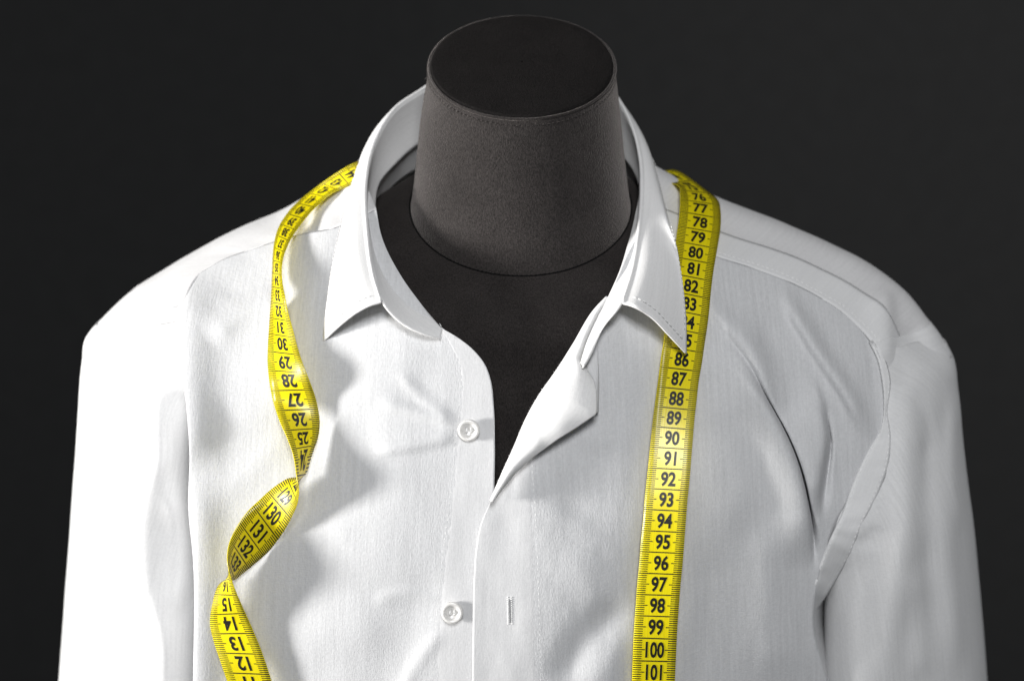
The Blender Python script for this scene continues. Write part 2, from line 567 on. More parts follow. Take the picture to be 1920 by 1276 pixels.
# curves of the front, in reference-view pixels
YSEAM_L = [(706, 392), (640, 424), (560, 441), (470, 469), (420, 487), (378, 512), (350, 556), (335, 600)]
YSEAM_R = [(1205, 428), (1270, 452), (1345, 482), (1420, 506), (1480, 529), (1540, 560), (1590, 595), (1630, 640), (1650, 680), (1656, 706)]
VEDGE_L = [(829, 616), (858, 633), (888, 657), (909, 684), (919, 711), (925, 760), (927, 830), (925, 938), (920, 1030), (916, 1150), (914, 1300), (912, 1480)]
NECK_L = [(706, 392), (715, 440), (750, 514), (786, 565), (829, 616)]
VEDGE_R = [(1139, 558), (1117, 581), (1075, 649), (1041, 701), (1010, 745), (985, 792), (965, 840), (945, 885), (930, 920), (919, 943),
           (903, 978), (894, 1020), (889, 1080), (887, 1180), (886, 1300), (886, 1480)]
NECK_R = [(1205, 428), (1180, 470), (1160, 515), (1139, 558)]
SIDE_L = [(378, 512), (350, 557), (337, 600), (339, 655), (349, 740), (357, 850), (355, 950), (364, 1050), (364, 1276), (362, 1480)]
ARM_R = [(1656, 706), (1660, 760), (1650, 812), (1612, 893), (1570, 985), (1535, 1072), (1522, 1165), (1548, 1276), (1590, 1480)]

STROKES_L = [
    ([(665, 400), (640, 500), (622, 620)], -0.0140, 34, 40, (0.05, 0.3)),
    ([(700, 760), (725, 880), (715, 1010), (690, 1120)], 0.0060, 95, 90),
    # points, height toward the viewer, reach left, reach right
    ([(388, 495), (354, 570), (347, 680), (354, 800), (358, 900)], 0.0190, 16, 50),
    ([(385, 640), (450, 590), (540, 545)], 0.0075, 22, 26),
    ([(400, 760), (480, 690), (560, 640)], 0.0018, 40, 36),
    ([(470, 455), (440, 530), (425, 570)], -0.0030, 26, 30),
    ([(610, 650), (600, 760), (560, 900)], -0.0028, 60, 46),
    ([(775, 610), (735, 690), (690, 800)], 0.0032, 70, 50),
    ([(640, 600), (655, 690), (640, 760)], -0.0020, 24, 28),
    ([(868, 795), (800, 778), (700, 752)], 0.0034, 14, 10),
    ([(868, 815), (790, 832), (690, 850)], 0.0036, 18, 11),
    ([(850, 785), (790, 745), (740, 690)], 0.0020, 14, 10),
    ([(368, 860), (372, 1000), (372, 1200), (370, 1400)], 0.0100, 16, 40),
    ([(560, 800), (470, 880), (400, 950)], 0.0016, 22, 26),
    ([(440, 640), (430, 800), (440, 1000)], -0.0014, 30, 44),
    ([(600, 930), (640, 1060), (660, 1250)], 0.0036, 90, 70),
    ([(820, 1060), (770, 1180), (690, 1330)], -0.0034, 46, 40),
    ([(838, 1130), (760, 1110), (690, 1130)], 0.0018, 12, 18),
    ([(838, 1170), (790, 1230), (740, 1320)], 0.0022, 13, 16),
    ([(490, 1080), (520, 1200), (560, 1350)], -0.0014, 40, 36),
]
STROKES_R = [
    ([(1325, 600), (1398, 690), (1440, 757), (1488, 855), (1514, 960), (1518, 1070)], 0.0085, 50, 7, (0.35, 0.2)),
    ([(1385, 672), (1446, 757), (1495, 855), (1521, 960), (1526, 1075)], -0.0080, 7, 8, (0.3, 0.25)),
    ([(1530, 740), (1556, 790), (1563, 880), (1561, 970)], -0.0055, 7, 7, (0.3, 0.3)),
    ([(1340, 560), (1425, 672), (1478, 752), (1528, 862), (1552, 985), (1556, 1080)], 0.0064, 20, 32),
    ([(1455, 530), (1530, 655), (1590, 745), (1632, 830)], 0.0056, 12, 18),
    ([(1310, 545), (1360, 610), (1420, 690), (1480, 790)], 0.0030, 10, 24),
    ([(1510, 690), (1546, 780), (1554, 880), (1552, 970)], 0.0070, 30, 7, (0.4, 0.25)),
    ([(1410, 600), (1470, 700), (1520, 800)], -0.0022, 22, 22),
    ([(1270, 940), (1170, 1010), (1060, 1120)], 0.0018, 60, 80),
    ([(1190, 1120), (1110, 1180), (1040, 1300)], -0.0026, 30, 30),
    ([(1230, 1160), (1160, 1230), (1090, 1350)], 0.0014, 34, 40),
    ([(1130, 820), (1100, 900), (1060, 980)], -0.0016, 50, 44),
    ([(1340, 700), (1370, 850), (1390, 1020)], 0.0024, 50, 40),
    ([(1440, 950), (1440, 1100), (1450, 1300)], 0.0028, 40, 50),
    ([(1330, 1000), (1330, 1150), (1310, 1350)], -0.0018, 34, 40),
]


def relief(px, py, strokes, amp_noise=0.0006):
    left_ = strokes is STROKES_L
    gain = 0.34 if left_ else 0.85
    amp_noise = 0.00025 if left_ else amp_noise

    h = np.zeros(px.shape)
    for s in strokes:
        h += gain * stroke(px, py, *s)
    if left_:
        h = h + 0.0075 * smooth01((px - 430.0) / 460.0)
    h += amp_noise * vnoise(px / 95.0 + 3, py / 210.0 + 9) + 0.5 * amp_noise * vnoise(px / 38.0 + 33, py / 90.0 + 5)
    h += 0.10 * amp_noise * vnoise(px / 15.0 + 13, py / 28.0 + 45)
    return h


def panel(top, bottom, left, right, nu, nv, strokes):
    G2 = coons(top, bottom, left, right, nu, nv)
    px = G2[..., 0]; py = G2[..., 1]
    Y = field(px, py) - relief(px, py, strokes)
    return px, py, Y


def OVER(px):
    return 0.0095 * smooth01((1600.0 - px) / 560.0)


# ---- left front (viewer's left), carries the buttons
topL = YSEAM_L[:6][::-1]
nu, nv = 190, 250
px, py, Y = panel(topL, [(362, 1480), (620, 1490), (912, 1480)], SIDE_L, NECK_L + VEDGE_L[1:], nu, nv, STROKES_L)
FL = to3(np.stack([px, py, Y], -1))
# the side turns back into the armhole / side seam
w1 = to3(np.stack([px[:, 0] + 3, py[:, 0], Y[:, 0] + 0.004], -1))
w2 = to3(np.stack([px[:, 0] + 10, py[:, 0], Y[:, 0] + 0.016], -1))
w3 = to3(np.stack([px[:, 0] + 22, py[:, 0], Y[:, 0] + 0.05], -1))
FLw = np.concatenate([w3[:, None], w2[:, None], w1[:, None], FL], 1)
grid_obj('front_panel', FLw - SH_OFF, M_SINGLE, shirt, 0.0005, grain=True)
# ---- right front, carries the buttonholes
px, py, Y = panel(YSEAM_R, [(886, 1480), (1240, 1490), (1590, 1480)], NECK_R + VEDGE_R[1:], ARM_R, 270, nv, STROKES_R)
Y = Y - OVER(px)       # lies over the other front
roll = stroke(px, py, [(1400, 650), (1452, 715), (1500, 790), (1540, 890), (1556, 985), (1558, 1060)], 1.0, 20, 30, (0.35, 0.3))
roll2 = stroke(px, py, [(1545, 745), (1578, 810), (1584, 880), (1580, 950)], 1.0, 14, 22, (0.35, 0.35))
FR = to3(np.stack([px - 24 * roll - 12 * roll2, py + 5 * roll, Y], -1))
dn_ = smooth01((py[:, -1] - 1000) / 120)
w1 = to3(np.stack([px[:, -1] - 2 + 5 * dn_, py[:, -1], Y[:, -1] + 0.005], -1))
w2 = to3(np.stack([px[:, -1] - 8 + 12 * dn_, py[:, -1], Y[:, -1] + 0.018], -1))
w3 = to3(np.stack([px[:, -1] - 14 + 46 * dn_, py[:, -1], Y[:, -1] + 0.036], -1))
FRw = np.concatenate([FR, w1[:, None], w2[:, None], w3[:, None]], 1)
grid_obj('front_panel', FRw - SH_OFF, M_SINGLE, shirt, 0.0005, grain=True)


def surf_R(px, py):
    return field(px, py) - relief(px, py, STROKES_R) - OVER(px)


def surf_L(px, py):
    return field(px, py) - relief(px, py, STROKES_L)


def strip(name, left, right, surf, lift, nu, nv, mat, thick, parent=shirt, seam='left'):
    """band of cloth lying on a front, between two curves"""
    L = spline(left, nv); R = spline(right, nv)
    s = np.linspace(0, 1, nu)[None, :, None]
    G2 = (1 - s) * L[:, None] + s * R[:, None]
    px = G2[..., 0]; py = G2[..., 1]
    cols = np.arange(nu)
    seam_i = cols if seam == 'left' else cols[::-1]
    Y = surf(px, py) - lift + ((lift + 0.00025) * (1 - smooth01(seam_i / 4.0)))[None, :]
    Y = Y - 0.00016 * (vnoise(np.arange(nv)[:, None] / 3.2 + 0 * cols[None], 7.3 + 0 * Y) * np.exp(-seam_i / 3.5)[None])
    return grid_obj(name, to3(np.stack([px, py, Y], -1)) - SH_OFF, mat, parent, thick, grain=True), px, py, Y


PSEAM_L = [(818, 606), (838, 640), (858, 690), (856, 760), (846, 850), (838, 930), (823, 1050), (812, 1160), (805, 1276), (800, 1480)]
pl_l, _, _, _ = strip('button_placket', PSEAM_L, [(p[0] + 0.8, p[1]) for p in VEDGE_L], surf_L, 0.00032, 26, 220, M_DOUBLE, 0.0002)
PSEAM_R = [(1001, 835), (1008, 930), (1012, 1000), (1016, 1100), (1020, 1276), (1022, 1480)]
pl_r, _, _, _ = strip('buttonhole_placket', [(937, 905), (917, 945), (902.5, 978), (893, 1020), (888, 1080), (886, 1180), (885, 1300), (885, 1480)], PSEAM_R, surf_R, 0.00032, 30, 180, M_DOUBLE, 0.0002, shirt, 'right')

# stitching rows on the plackets
def stitch_row(curve, surf, lift, dx, parent, dash=0.0017, gap=0.0009, r=0.00020):
    C = spline(curve, 160)
    P = to3(np.column_stack([C[:, 0] + dx, C[:, 1], surf(C[:, 0] + dx, C[:, 1]) - lift])) - SH_OFF
    v, f = dashes(P, dash, gap, r)
    o = mesh_obj('stitching', v, f, M_THREAD, parent)
    o['kind'] = 'stuff'
    return o


stitch_row(PSEAM_L, surf_L, 0.00034, 6, pl_l)
stitch_row(PSEAM_R, surf_R, 0.00034, -6, pl_r)

# ---- the turned-back top of the right front
FOLD = [(1139, 557), (1117, 580), (1075, 648), (1041, 700), (1010, 744), (985, 791), (965, 839), (945, 884), (930, 919), (921, 939)]
FREE = [(1139, 558, -0.003), (1117, 603, -0.006), (1099, 645, -0.0078), (1088, 681, -0.0098), (1096, 692, -0.0110), (1113, 717, -0.0135), (1117, 735, -0.0150), (1117, 775, -0.0175),
        (1085, 797, -0.0168), (1045, 822, -0.0162), (1000, 853, -0.0153), (965, 884, -0.0145), (938, 917, -0.0135), (922, 939, -0.0129)]
nvF = 150
A = spline(fpts([(p[0], p[1], -0.0055 - 0.0072 * min(1.0, i / 6)) for i, p in enumerate(FOLD)]), nvF)
fr = fpts(FREE)
# keep the corners of the free edge: sample it piecewise straight-ish
seg = np.linalg.norm(np.diff(fr[:, :2], axis=0), axis=1); par = np.concatenate([[0], np.cumsum(seg)])
tq = np.linspace(0, par[-1], nvF)
Bl = np.stack([np.interp(tq, par, fr[:, k]) for k in range(3)], 1)
Bs = spline(fr, nvF)
Bf = 0.85 * Bl + 0.15 * Bs
s = np.linspace(0, 1, 34)[None, :, None]
G = (1 - s) * A[:, None] + s * Bf[:, None]
ss = s[..., 0]
G[..., 2] += -0.0035 * np.sin(math.pi * ss) + 0.0018 * vnoise(G[..., 0] / 44, G[..., 1] / 60)
flap = grid_obj('turned_back_front', to3(G) - SH_OFF, M_COLLAR, shirt, 0.0008)
bh = np.array([(988, 806), (1000, 797), (1014, 789), (1022, 781)], float)
C = spline(bh, 24)
near = lambda x, y: G[np.unravel_index(np.argmin((G[..., 0] - x) ** 2 + (G[..., 1] - y) ** 2), G.shape[:2])][2]
v, f = dashes(to3(np.column_stack([C, [near(*c) - 0.0005 for c in C]])) - SH_OFF, 0.0009, 0.0005, 0.0002)
o = mesh_obj('buttonhole_thread', v, f, M_THREAD, flap); o['kind'] = 'stuff'

ft = fpts([(1097, 693, -0.0103), (1121, 646, -0.0091), (1113, 716, -0.0118), (1120.5, 690, -0.0103), (1116, 735, -0.0128), (1120, 738, -0.0112), (1116, 772, -0.0145), (1119, 774, -0.0130)])
FT = ft.reshape(4, 2, 3)
FT = np.stack([FT[:, 0] * (1 - q) + FT[:, 1] * q for q in np.linspace(0, 1, 6)], 1)
FT = np.stack([spline(FT[:, i], 24) for i in range(6)], 1)
grid_obj('neck_facing', to3(FT) - SH_OFF, M_DOUBLE, flap, 0.0008)

# ---- yoke: from the front seam over the shoulder to the back
def yoke_side(SEAMC, SIL, SILY, surf, ystrokes):
    n = 90
    S = spline(fpts(SEAMC, -0.0012), n)
    S[:, 2] = surf(S[:, 0], S[:, 1]) - 0.0005
    R = spline(np.column_stack([np.array(SIL, float), SILY]), n)
    S3 = to3(S); R3 = to3(R)
    rows = []
    mid = S * 0.48 + R * 0.52
    mid[:, 2] = S[:, 2] * 0.42 + R[:, 2] * 0.58 - 0.004
    M3 = to3(mid)
    b1 = R3 + np.array([0, 0.022, -0.003])
    b2 = R3 * np.array([0.99, 1, 1]) + np.array([0, 0.044, -0.016])
    b3 = R3 * np.array([0.96, 1, 1]) + np.array([0, 0.062, -0.046])
    cage = np.stack([S3, M3, R3, b1, b2, b3])           # 6 x n x 3
    nn = 56
    G = np.stack([spline(cage[:, i], nn) for i in range(n)], 1)
    px, py = project(G.reshape(-1, 3)); px = px.reshape(G.shape[:2]); py = py.reshape(G.shape[:2])
    h = np.zeros(px.shape)
    for q in ystrokes:
        h += stroke(px, py, *q)
    h += 0.0007 * vnoise(px / 70, py / 45)
    front = (np.linspace(0, 1, nn) < 0.42)[:, None]
    G[..., 2] += h * 0.8; G[..., 1] -= h * 0.6
    return G


YS_L = [([(560, 400), (590, 430), (600, 460)], -0.002, 20, 20)]
YS_R = [([(1655, 530), (1662, 600), (1660, 700)], 0.0035, 30, 16), ([(1700, 600), (1720, 640), (1730, 690)], -0.002, 20, 20)]
YL = yoke_side(YSEAM_L, SIL_L, SIL_Y_L, surf_L, YS_L)
YR = yoke_side(YSEAM_R, SIL_R, SIL_Y_R, surf_R, YS_R)
# one yoke: left side, bridge behind the neck, right side
nrow = YL.shape[0]
br = []
aL = YL[:, 0]; aR = YR[:, 0]
for t in np.linspace(0, 1, 26)[1:-1]:
    p = aL * (1 - t) + aR * t
    c = math.sin(math.pi * t)
    k = np.linspace(0, 1, nrow)[:, None]
    p = p + np.array([0, 1, 0]) * c * (0.062 * (1 - k) + 0.02 * k) + np.array([0, 0, 1]) * c * (0.004 * (1 - k))
    br.append(p)
bridge = np.stack(br, 1)
# only the part behind the neck opening is bridged: start the bridge rows at the shoulder line
r0 = int(nrow * 0.42)
yoke = grid_obj('yoke', YR - SH_OFF, M_YOKE, shirt, 0.0003, offset=0.0)
yoke2 = grid_obj('yoke', YL[:, ::-1] - SH_OFF, M_YOKE, shirt, 0.0003, offset=0.0)
bx = np.stack([spline(np.stack([YL[r, 0], YL[r, 0] * [0.75, 1, 1] + [0, 0.024, 0.004], [0, max(YL[r, 0][1], YR[r, 0][1]) + 0.040 * (1 - 0.6 * (r - r0) / (nrow - r0)), (YL[r, 0][2] + YR[r, 0][2]) / 2 + 0.004],
                                 YR[r, 0] * [0.75, 1, 1] + [0, 0.024, 0.004], YR[r, 0]]), 40) for r in range(r0, nrow)], 0)
grid_obj('back_yoke', bx - SH_OFF, M_COLLAR, shirt, 0.0006)

# light band of folded seam allowance along the right yoke seam and armhole
def band(name, curve, surf, inner, outer, lift, mat, n=140, nu=8, pucker=0.0):
    C = spline(curve, n)
    T = np.gradient(C, axis=0); T /= np.linalg.norm(T, axis=1)[:, None]
    Nn = np.column_stack([-T[:, 1], T[:, 0]])
    s = np.linspace(inner, outer, nu)
    G2 = C[:, None] + s[None, :, None] * Nn[:, None]
    px = G2[..., 0]; py = G2[..., 1]
    Y = surf(px, py) - lift
    if pucker:
        Y = Y - pucker * vnoise(np.arange(n)[:, None] / 4.0 + 0 * s[None], s[None] / 18 + 0 * np.arange(n)[:, None])
    return grid_obj(name, to3(np.stack([px, py, Y], -1)) - SH_OFF, mat, shirt, 0.0007)


# ---- back panel
nb = 60
vsel = np.linspace(0, nv - 1, nb).astype(int)
rows = []
yb = YL[-1]; 
for k, j in enumerate(vsel):
    t = k / (nb - 1)
    a = FLw[j, 0]; b = FRw[j, -1]
    zz = 0.01 - 0.36 * t
    depth = 0.150 + 0.012 * math.sin(math.pi * min(1, t * 1.3))
    ctrl = [a, (-0.156, 0.090, 0.6 * a[2] + 0.4 * zz), (-0.075, depth - 0.008, zz), (0, depth, zz), (0.075, depth - 0.008, zz), (0.160, 0.090, 0.6 * b[2] + 0.4 * zz), b]
    rows.append(spline(np.array(ctrl), 70))
grid_obj('back_panel', np.stack(rows) - SH_OFF, M_SINGLE, shirt, 0.0005, offset=1.0)

# ---- sleeves: closed tubes
SLEEVE_G = []

def sleeve(rows, back, nseg, nrows, strokes, name='sleeve'):
    """rows: list of control points front inner -> outer (px,py,Y); back: depth of the far side per row"""
    k = len(rows)
    loops = []
    for r, bk in zip(rows, back):
        fpt = to3(np.array(r, float))
        inn, out = fpt[0], fpt[-1]
        c = 0.5 * (inn + out)
        bp = [out + np.array([-0.004 * np.sign(out[0]), bk * 0.55, 0]), c + np.array([0.01 * np.sign(out[0]), bk, 0]), inn + np.array([0.004 * np.sign(out[0]), bk * 0.6, 0])]
        loop = np.vstack([fpt, bp])
        loops.append(spline(loop, nseg, closed=True))
    Lp = np.stack(loops)
    tpar = np.concatenate([[0], np.cumsum(np.linalg.norm(np.diff(Lp.mean(1), axis=0), axis=1) + 1e-4)])
    G = np.stack([spline(Lp[:, i], params=tpar, ts=np.linspace(0, tpar[-1], nrows)) for i in range(nseg)], 1)
    px, py = project(G.reshape(-1, 3)); px = px.reshape(G.shape[:2]); py = py.reshape(G.shape[:2])
    h = np.zeros(px.shape)
    for q in strokes:
        h += stroke(px, py, *q)
    h += 0.0009 * vnoise(px / 60 + 7, py / 170 + 3) + 0.0004 * vnoise(px / 26 + 17, py / 80 + 23)
    fr_ = np.zeros(nseg); nf = int(nseg * 0.5); fr_[:nf] = np.sin(np.linspace(0, math.pi, nf)) ** 0.5
    G[..., 1] -= h * fr_[None]
    SLEEVE_G.append(G)
    return grid_obj(name, G - SH_OFF, M_SLEEVE, shirt, 0.0005, closed_u=True)


def fyp(px, py, d=0.0):
    return (px, py, FY(px, py, d))


def srow(pi, p2, d2, p3, d3, po):
    y0 = float(surf_R(np.array([pi[0]], float), np.array([pi[1]], float))[0]) + 0.0006
    return [(pi[0], pi[1], y0), (p2[0], p2[1], y0 + d2), (p3[0], p3[1], y0 + d3), po]


Q4 = float(surf_R(np.array([1577.0]), np.array([990.0]))[0]) + 0.0006
RS = [
    srow((1640, 660), (1680, 650), 0.010, (1722, 640), 0.026, (1772, 643, 0.077)),
    srow((1656, 708), (1690, 698), 0.008, (1740, 683), 0.022, (1788, 676, 0.079)),
    srow((1660, 760), (1695, 745), 0.006, (1745, 735), 0.020, (1794, 725, 0.082)),
    srow((1650, 815), (1690, 810), 0.004, (1745, 810), 0.018, (1799, 800, 0.084)),
    srow((1611, 897), (1660, 895), 0.003, (1740, 895), 0.018, (1808, 890, 0.085)),
    srow((1577, 990), (1640, 985), 0.003, (1735, 985), 0.018, (1819, 985, 0.085)),
    [(1573, 1072, Q4 + 0.004), (1605, 1073, Q4 - 0.001), (1735, 1075, Q4 + 0.015), (1827, 1075, 0.085)],
    [(1566, 1160, Q4 + 0.003), (1595, 1162, Q4 - 0.004), (1735, 1165, Q4 + 0.012), (1834, 1165, 0.085)],
    [(1564, 1276, Q4), (1595, 1276, Q4 - 0.008), (1740, 1276, Q4 + 0.009), (1842, 1276, 0.084)],
    [(1562, 1480, Q4 - 0.002), (1595, 1480, Q4 - 0.011), (1745, 1480, Q4 + 0.006), (1852, 1480, 0.082)],
]
STK_RS = [([(1668, 790), (1690, 950), (1672, 1130), (1660, 1300)], 0.0034, 18, 30), ([(1640, 960), (1632, 1100), (1625, 1290)], -0.0022, 16, 20), ([(1790, 720), (1782, 860), (1800, 1010)], 0.0028, 12, 16), ([(1710, 1040), (1722, 1150), (1716, 1290)], 0.0026, 14, 22), ([(1700, 720), (1735, 790), (1740, 880)], -0.0022, 14, 18), ([(1690, 720), (1700, 900), (1690, 1200)], 0.003, 26, 40), ([(1760, 800), (1775, 1000), (1790, 1280)], 0.003, 26, 18), ([(1730, 760), (1738, 950), (1745, 1250)], -0.002, 22, 22),
          ([(1600, 1000), (1625, 1020), (1640, 980)], -0.003, 12, 12)]
sleeve(RS, [0.04, 0.05, 0.06, 0.062, 0.064, 0.066, 0.066, 0.066, 0.066, 0.066], 96, 150, STK_RS)
def sl(px, py, d):
    return (px, py, float(surf_L(np.array([px], float), np.array([py], float))[0]) + d)


LS = [
    [sl(346, 570, 0.004), (312, 576, 0.034), (250, 588, 0.050), (180, 606, 0.079)],
    [sl(337, 600, 0.0015), sl(318, 603, 0.006), (235, 620, 0.050), (160, 634, 0.080)],
    [sl(345, 650, 0.008), sl(318, 648, 0.008), (230, 660, 0.038), (155, 672, 0.084)],
    [sl(356, 710, 0.026), sl(306, 700, 0.014), (228, 705, 0.034), (151, 715, 0.086)],
    [sl(368, 800, 0.046), sl(300, 790, 0.022), (222, 800, 0.031), (146, 805, 0.088)],
    [sl(370, 880, 0.052), sl(300, 868, 0.026), (215, 880, 0.029), (141, 880, 0.088)],
    [sl(373, 940, 0.056), sl(282, 918, 0.028), (208, 930, 0.027), (138, 930, 0.088)],
    [sl(376, 1010, 0.060), sl(268, 1008, 0.034), (203, 1010, 0.026), (133, 1010, 0.088)],
    [sl(378, 1100, 0.062), sl(276, 1098, 0.036), (205, 1100, 0.024), (126, 1100, 0.088)],
    [sl(380, 1195, 0.064), sl(308, 1188, 0.036), (215, 1195, 0.021), (119, 1195, 0.088)],
    [sl(380, 1290, 0.066), sl(312, 1285, 0.038), (215, 1290, 0.019), (112, 1290, 0.086)],
    [sl(380, 1480, 0.066), sl(315, 1480, 0.040), (215, 1480, 0.017), (98, 1480, 0.084)],
]
STK_LS = [([(330, 880), (345, 990), (342, 1100), (322, 1170)], 0.010, 26, 8)]
sleeve(LS, [0.04, 0.05, 0.06, 0.062, 0.064, 0.066, 0.066, 0.066, 0.066, 0.066, 0.066, 0.066], 96, 150, STK_LS)

def taper_band(name, curve, w0, w1, lift, n=140, nu=9, pucker=0.0005):
    C = spline(curve, n)
    T = np.gradient(C, axis=0); T /= np.linalg.norm(T, axis=1)[:, None]
    Nn = np.column_stack([-T[:, 1], T[:, 0]])
    w = np.linspace(w0, w1, n)
    q = np.linspace(0, 1, nu)
    G2 = C[:, None] + (q[None, :] * w[:, None])[..., None] * Nn[:, None]
    px = G2[..., 0]; py = G2[..., 1]
    k = np.arange(n)[:, None]
    pk = pucker * np.linspace(0.3, 1.6, n)[:, None]
    Y = surf_R(px, py) - lift * np.sin(np.pi * np.clip(q, 0.12, 0.88))[None] - pk * vnoise(k / 5.0 + 0 * q[None], 4 + q[None] * 1.3 + 0 * k)
    Y[:, 0] += lift * 0.9; Y[:, -1] += lift * 0.9
    o = grid_obj(name, to3(np.stack([px, py, Y], -1)) - SH_OFF, M_COLLAR, shirt, 0.0006)
    for qq in (2, nu - 3):
        P = to3(np.stack([px[:, qq], py[:, qq], Y[:, qq] - 0.00012], -1)) - SH_OFF
        v, f = dashes(P, 0.0017, 0.0009, 0.00019)
        st_ = mesh_obj('stitching', v, f, M_THREAD, o); st_['kind'] = 'stuff'
    return o


GR = SLEEVE_G[0][:, :48]
gpx, gpy = project(GR.reshape(-1, 3)); gY = GR[..., 1].ravel()


def sleeve_y(px, py):
    px = np.atleast_1d(px); py = np.atleast_1d(py)
    return np.array([gY[np.argmin((gpx - a_) ** 2 + (gpy - b_) ** 2)] for a_, b_ in zip(px.ravel(), py.ravel())]).reshape(px.shape)


EL = spline([(1630, 640), (1645, 672), (1654, 712), (1657, 775), (1652, 802), (1627, 845), (1597, 910), (1578, 965), (1556, 1010), (1535, 1065), (1524, 1110), (1518, 1150)], 170)
ER = spline([(1634, 637), (1656, 668), (1668, 708), (1663, 775), (1669, 815), (1666, 870), (1648, 922), (1614, 990), (1597, 1035), (1574, 1075), (1546, 1120), (1522, 1154)], 170)
q = np.linspace(0, 1, 11)
G2 = EL[:, None] * (1 - q[None, :, None]) + ER[:, None] * q[None, :, None]
ya_ = surf_R(EL[:, 0], EL[:, 1]); yb2_ = np.minimum(sleeve_y(ER[:, 0], ER[:, 1]), ya_ + 0.02)
yb2_ = np.convolve(np.pad(yb2_, 10, mode='edge'), np.ones(21) / 21, 'valid')
Yb = ya_[:, None] * (1 - q[None]) + yb2_[:, None] * q[None]
Yb = np.minimum(Yb, np.minimum(surf_R(G2[..., 0], G2[..., 1]), Yb + 1)) if False else Yb
k = np.arange(170)[:, None]
pk = 0.0004 * smooth01((k - 80) / 60.0) + 0.0002
Yb = Yb - 0.0009 - 0.0010 * smooth01((60 - k) / 30.0) + 0.008 * smooth01((k - 150) / 20.0) - pk * vnoise(k / 5.0 + 0 * q[None], 4 + q[None] * 1.3 + 0 * k)
Yb[:, 0] += 0.0008; Yb[:, -1] += 0.0010
arm = grid_obj('armhole_seam', to3(np.stack([G2[..., 0], G2[..., 1], Yb], -1)) - SH_OFF, M_SEAM, shirt, 0.0003)
for qq in (1, 9):
    P = to3(np.stack([G2[:, qq, 0], G2[:, qq, 1], Yb[:, qq] - 0.0003], -1)) - SH_OFF
    v, f = dashes(P, 0.0017, 0.0009, 0.00019)
    st_ = mesh_obj('stitching', v, f, M_THREAD, arm); st_['kind'] = 'stuff'
ye_ = YR[:26, -11:].copy()
ye_[..., 1] -= 0.0004; ye_[..., 2] += 0.0004
ye_[:, 0, 1] += 0.0004; ye_[:, 0, 2] -= 0.0004
grid_obj('shoulder_seam', ye_ - SH_OFF, M_SEAM, shirt, 0.0002, offset=0.0)
yb_ = YR[:11, :-9].copy()
yb_[..., 1] -= 0.00022; yb_[..., 2] += 0.00016
yb_[0, :, 1] += 0.00015; yb_[-1, :, 1] += 0.00035
ys_ = grid_obj('yoke_seam', yb_ - SH_OFF, M_SEAM, shirt, 0.0002, offset=0.0)
v, f = dashes(yb_[2] + np.array([0, -0.00015, 0.0001]) - SH_OFF, 0.0017, 0.0008, 0.00014)
o = mesh_obj('stitching', v, f, M_THREAD, ys_); o['kind'] = 'stuff'

# ---- collar
collar = bpy.data.objects.new('collar', None); COL.objects.link(collar); collar.parent = shirt
T_BACK = [Wp(-0.026, 0.137, 0.094), Wp(0.002, 0.141, 0.0955), Wp(0.03, 0.137, 0.094)]
T_L = [(718, 565, -0.0140), (704, 520, -0.002), (692, 430, 0.029), (690, 340, 0.062), (704, 272, 0.086), (740, 208, 0.105), (797, 167, 0.120)]
T_R = [(1154, 183, 0.122), (1183, 240, 0.102), (1197, 300, 0.082), (1199, 360, 0.060), (1194, 430, 0.035), (1182, 510, 0.008), (1165, 566, -0.013)]
B_BACK = [Wp(-0.026, 0.131, 0.060), Wp(0.002, 0.134, 0.060), Wp(0.03, 0.131, 0.060)]
S_T = [(829, 635, -0.0170), (798, 627, -0.0190), (754, 605, -0.0180)] + T_L + T_BACK + T_R + [(1131, 615, -0.0190), (1103, 677, -0.0245), (1094, 691, -0.0260)]
S_B = [(830, 617, -0.0140), (808, 592, -0.008), (786, 565, 0.001), (750, 514, 0.019), (715, 440, 0.045), (705, 390, 0.062), (711, 347, 0.080), (742, 308, 0.098), (791, 268, 0.118)] + B_BACK + \
      [(1160, 290, 0.115), (1185, 320, 0.095), (1197, 348, 0.075), (1190, 404, 0.052), (1177, 457, 0.034), (1162, 506, 0.016), (1139, 558, -0.002), (1117, 603, -0.0135), (1100, 641, -0.0195), (1088, 680, -0.0245)]
ns = 260
# match the two edges by normalised chord, station by station
TT = spline(S_T, ns); BB = spline(S_B, ns)


def to3l(C):
    return to3(C)


T3 = to3(TT); B3 = to3(BB)
s = np.linspace(0, 1, 16)[None, :, None]
GS = (1 - s) * B3[:, None] + s * T3[:, None]
axis = np.array([0.003, 0.07])
rad = GS[..., :2] - axis
rad /= np.linalg.norm(rad, axis=2)[..., None] + 1e-9
GS[..., :2] += rad * (0.0012 * np.sin(math.pi * s[..., 0]))[..., None]
stand = grid_obj('collar_stand', GS - SH_OFF, M_COLLAR, collar, 0.0009, offset=1.0)
i0, i1 = int(ns * 0.27), int(ns * 0.74)
lo = B3[i0:i1].copy(); r2 = lo[:, :2] - axis; r2 /= np.linalg.norm(r2, axis=1)[:, None]
low = lo + np.column_stack([r2 * 0.006, np.full(len(lo), -0.016)])
top_ = lo + np.column_stack([r2 * 0.0012, np.full(len(lo), 0.001)])
q = np.linspace(0, 1, 8)[None, :, None]
grid_obj('inner_back_yoke', top_[:, None] * (1 - q) + low[:, None] * q - SH_OFF, M_COLLAR, shirt, 0.0005)
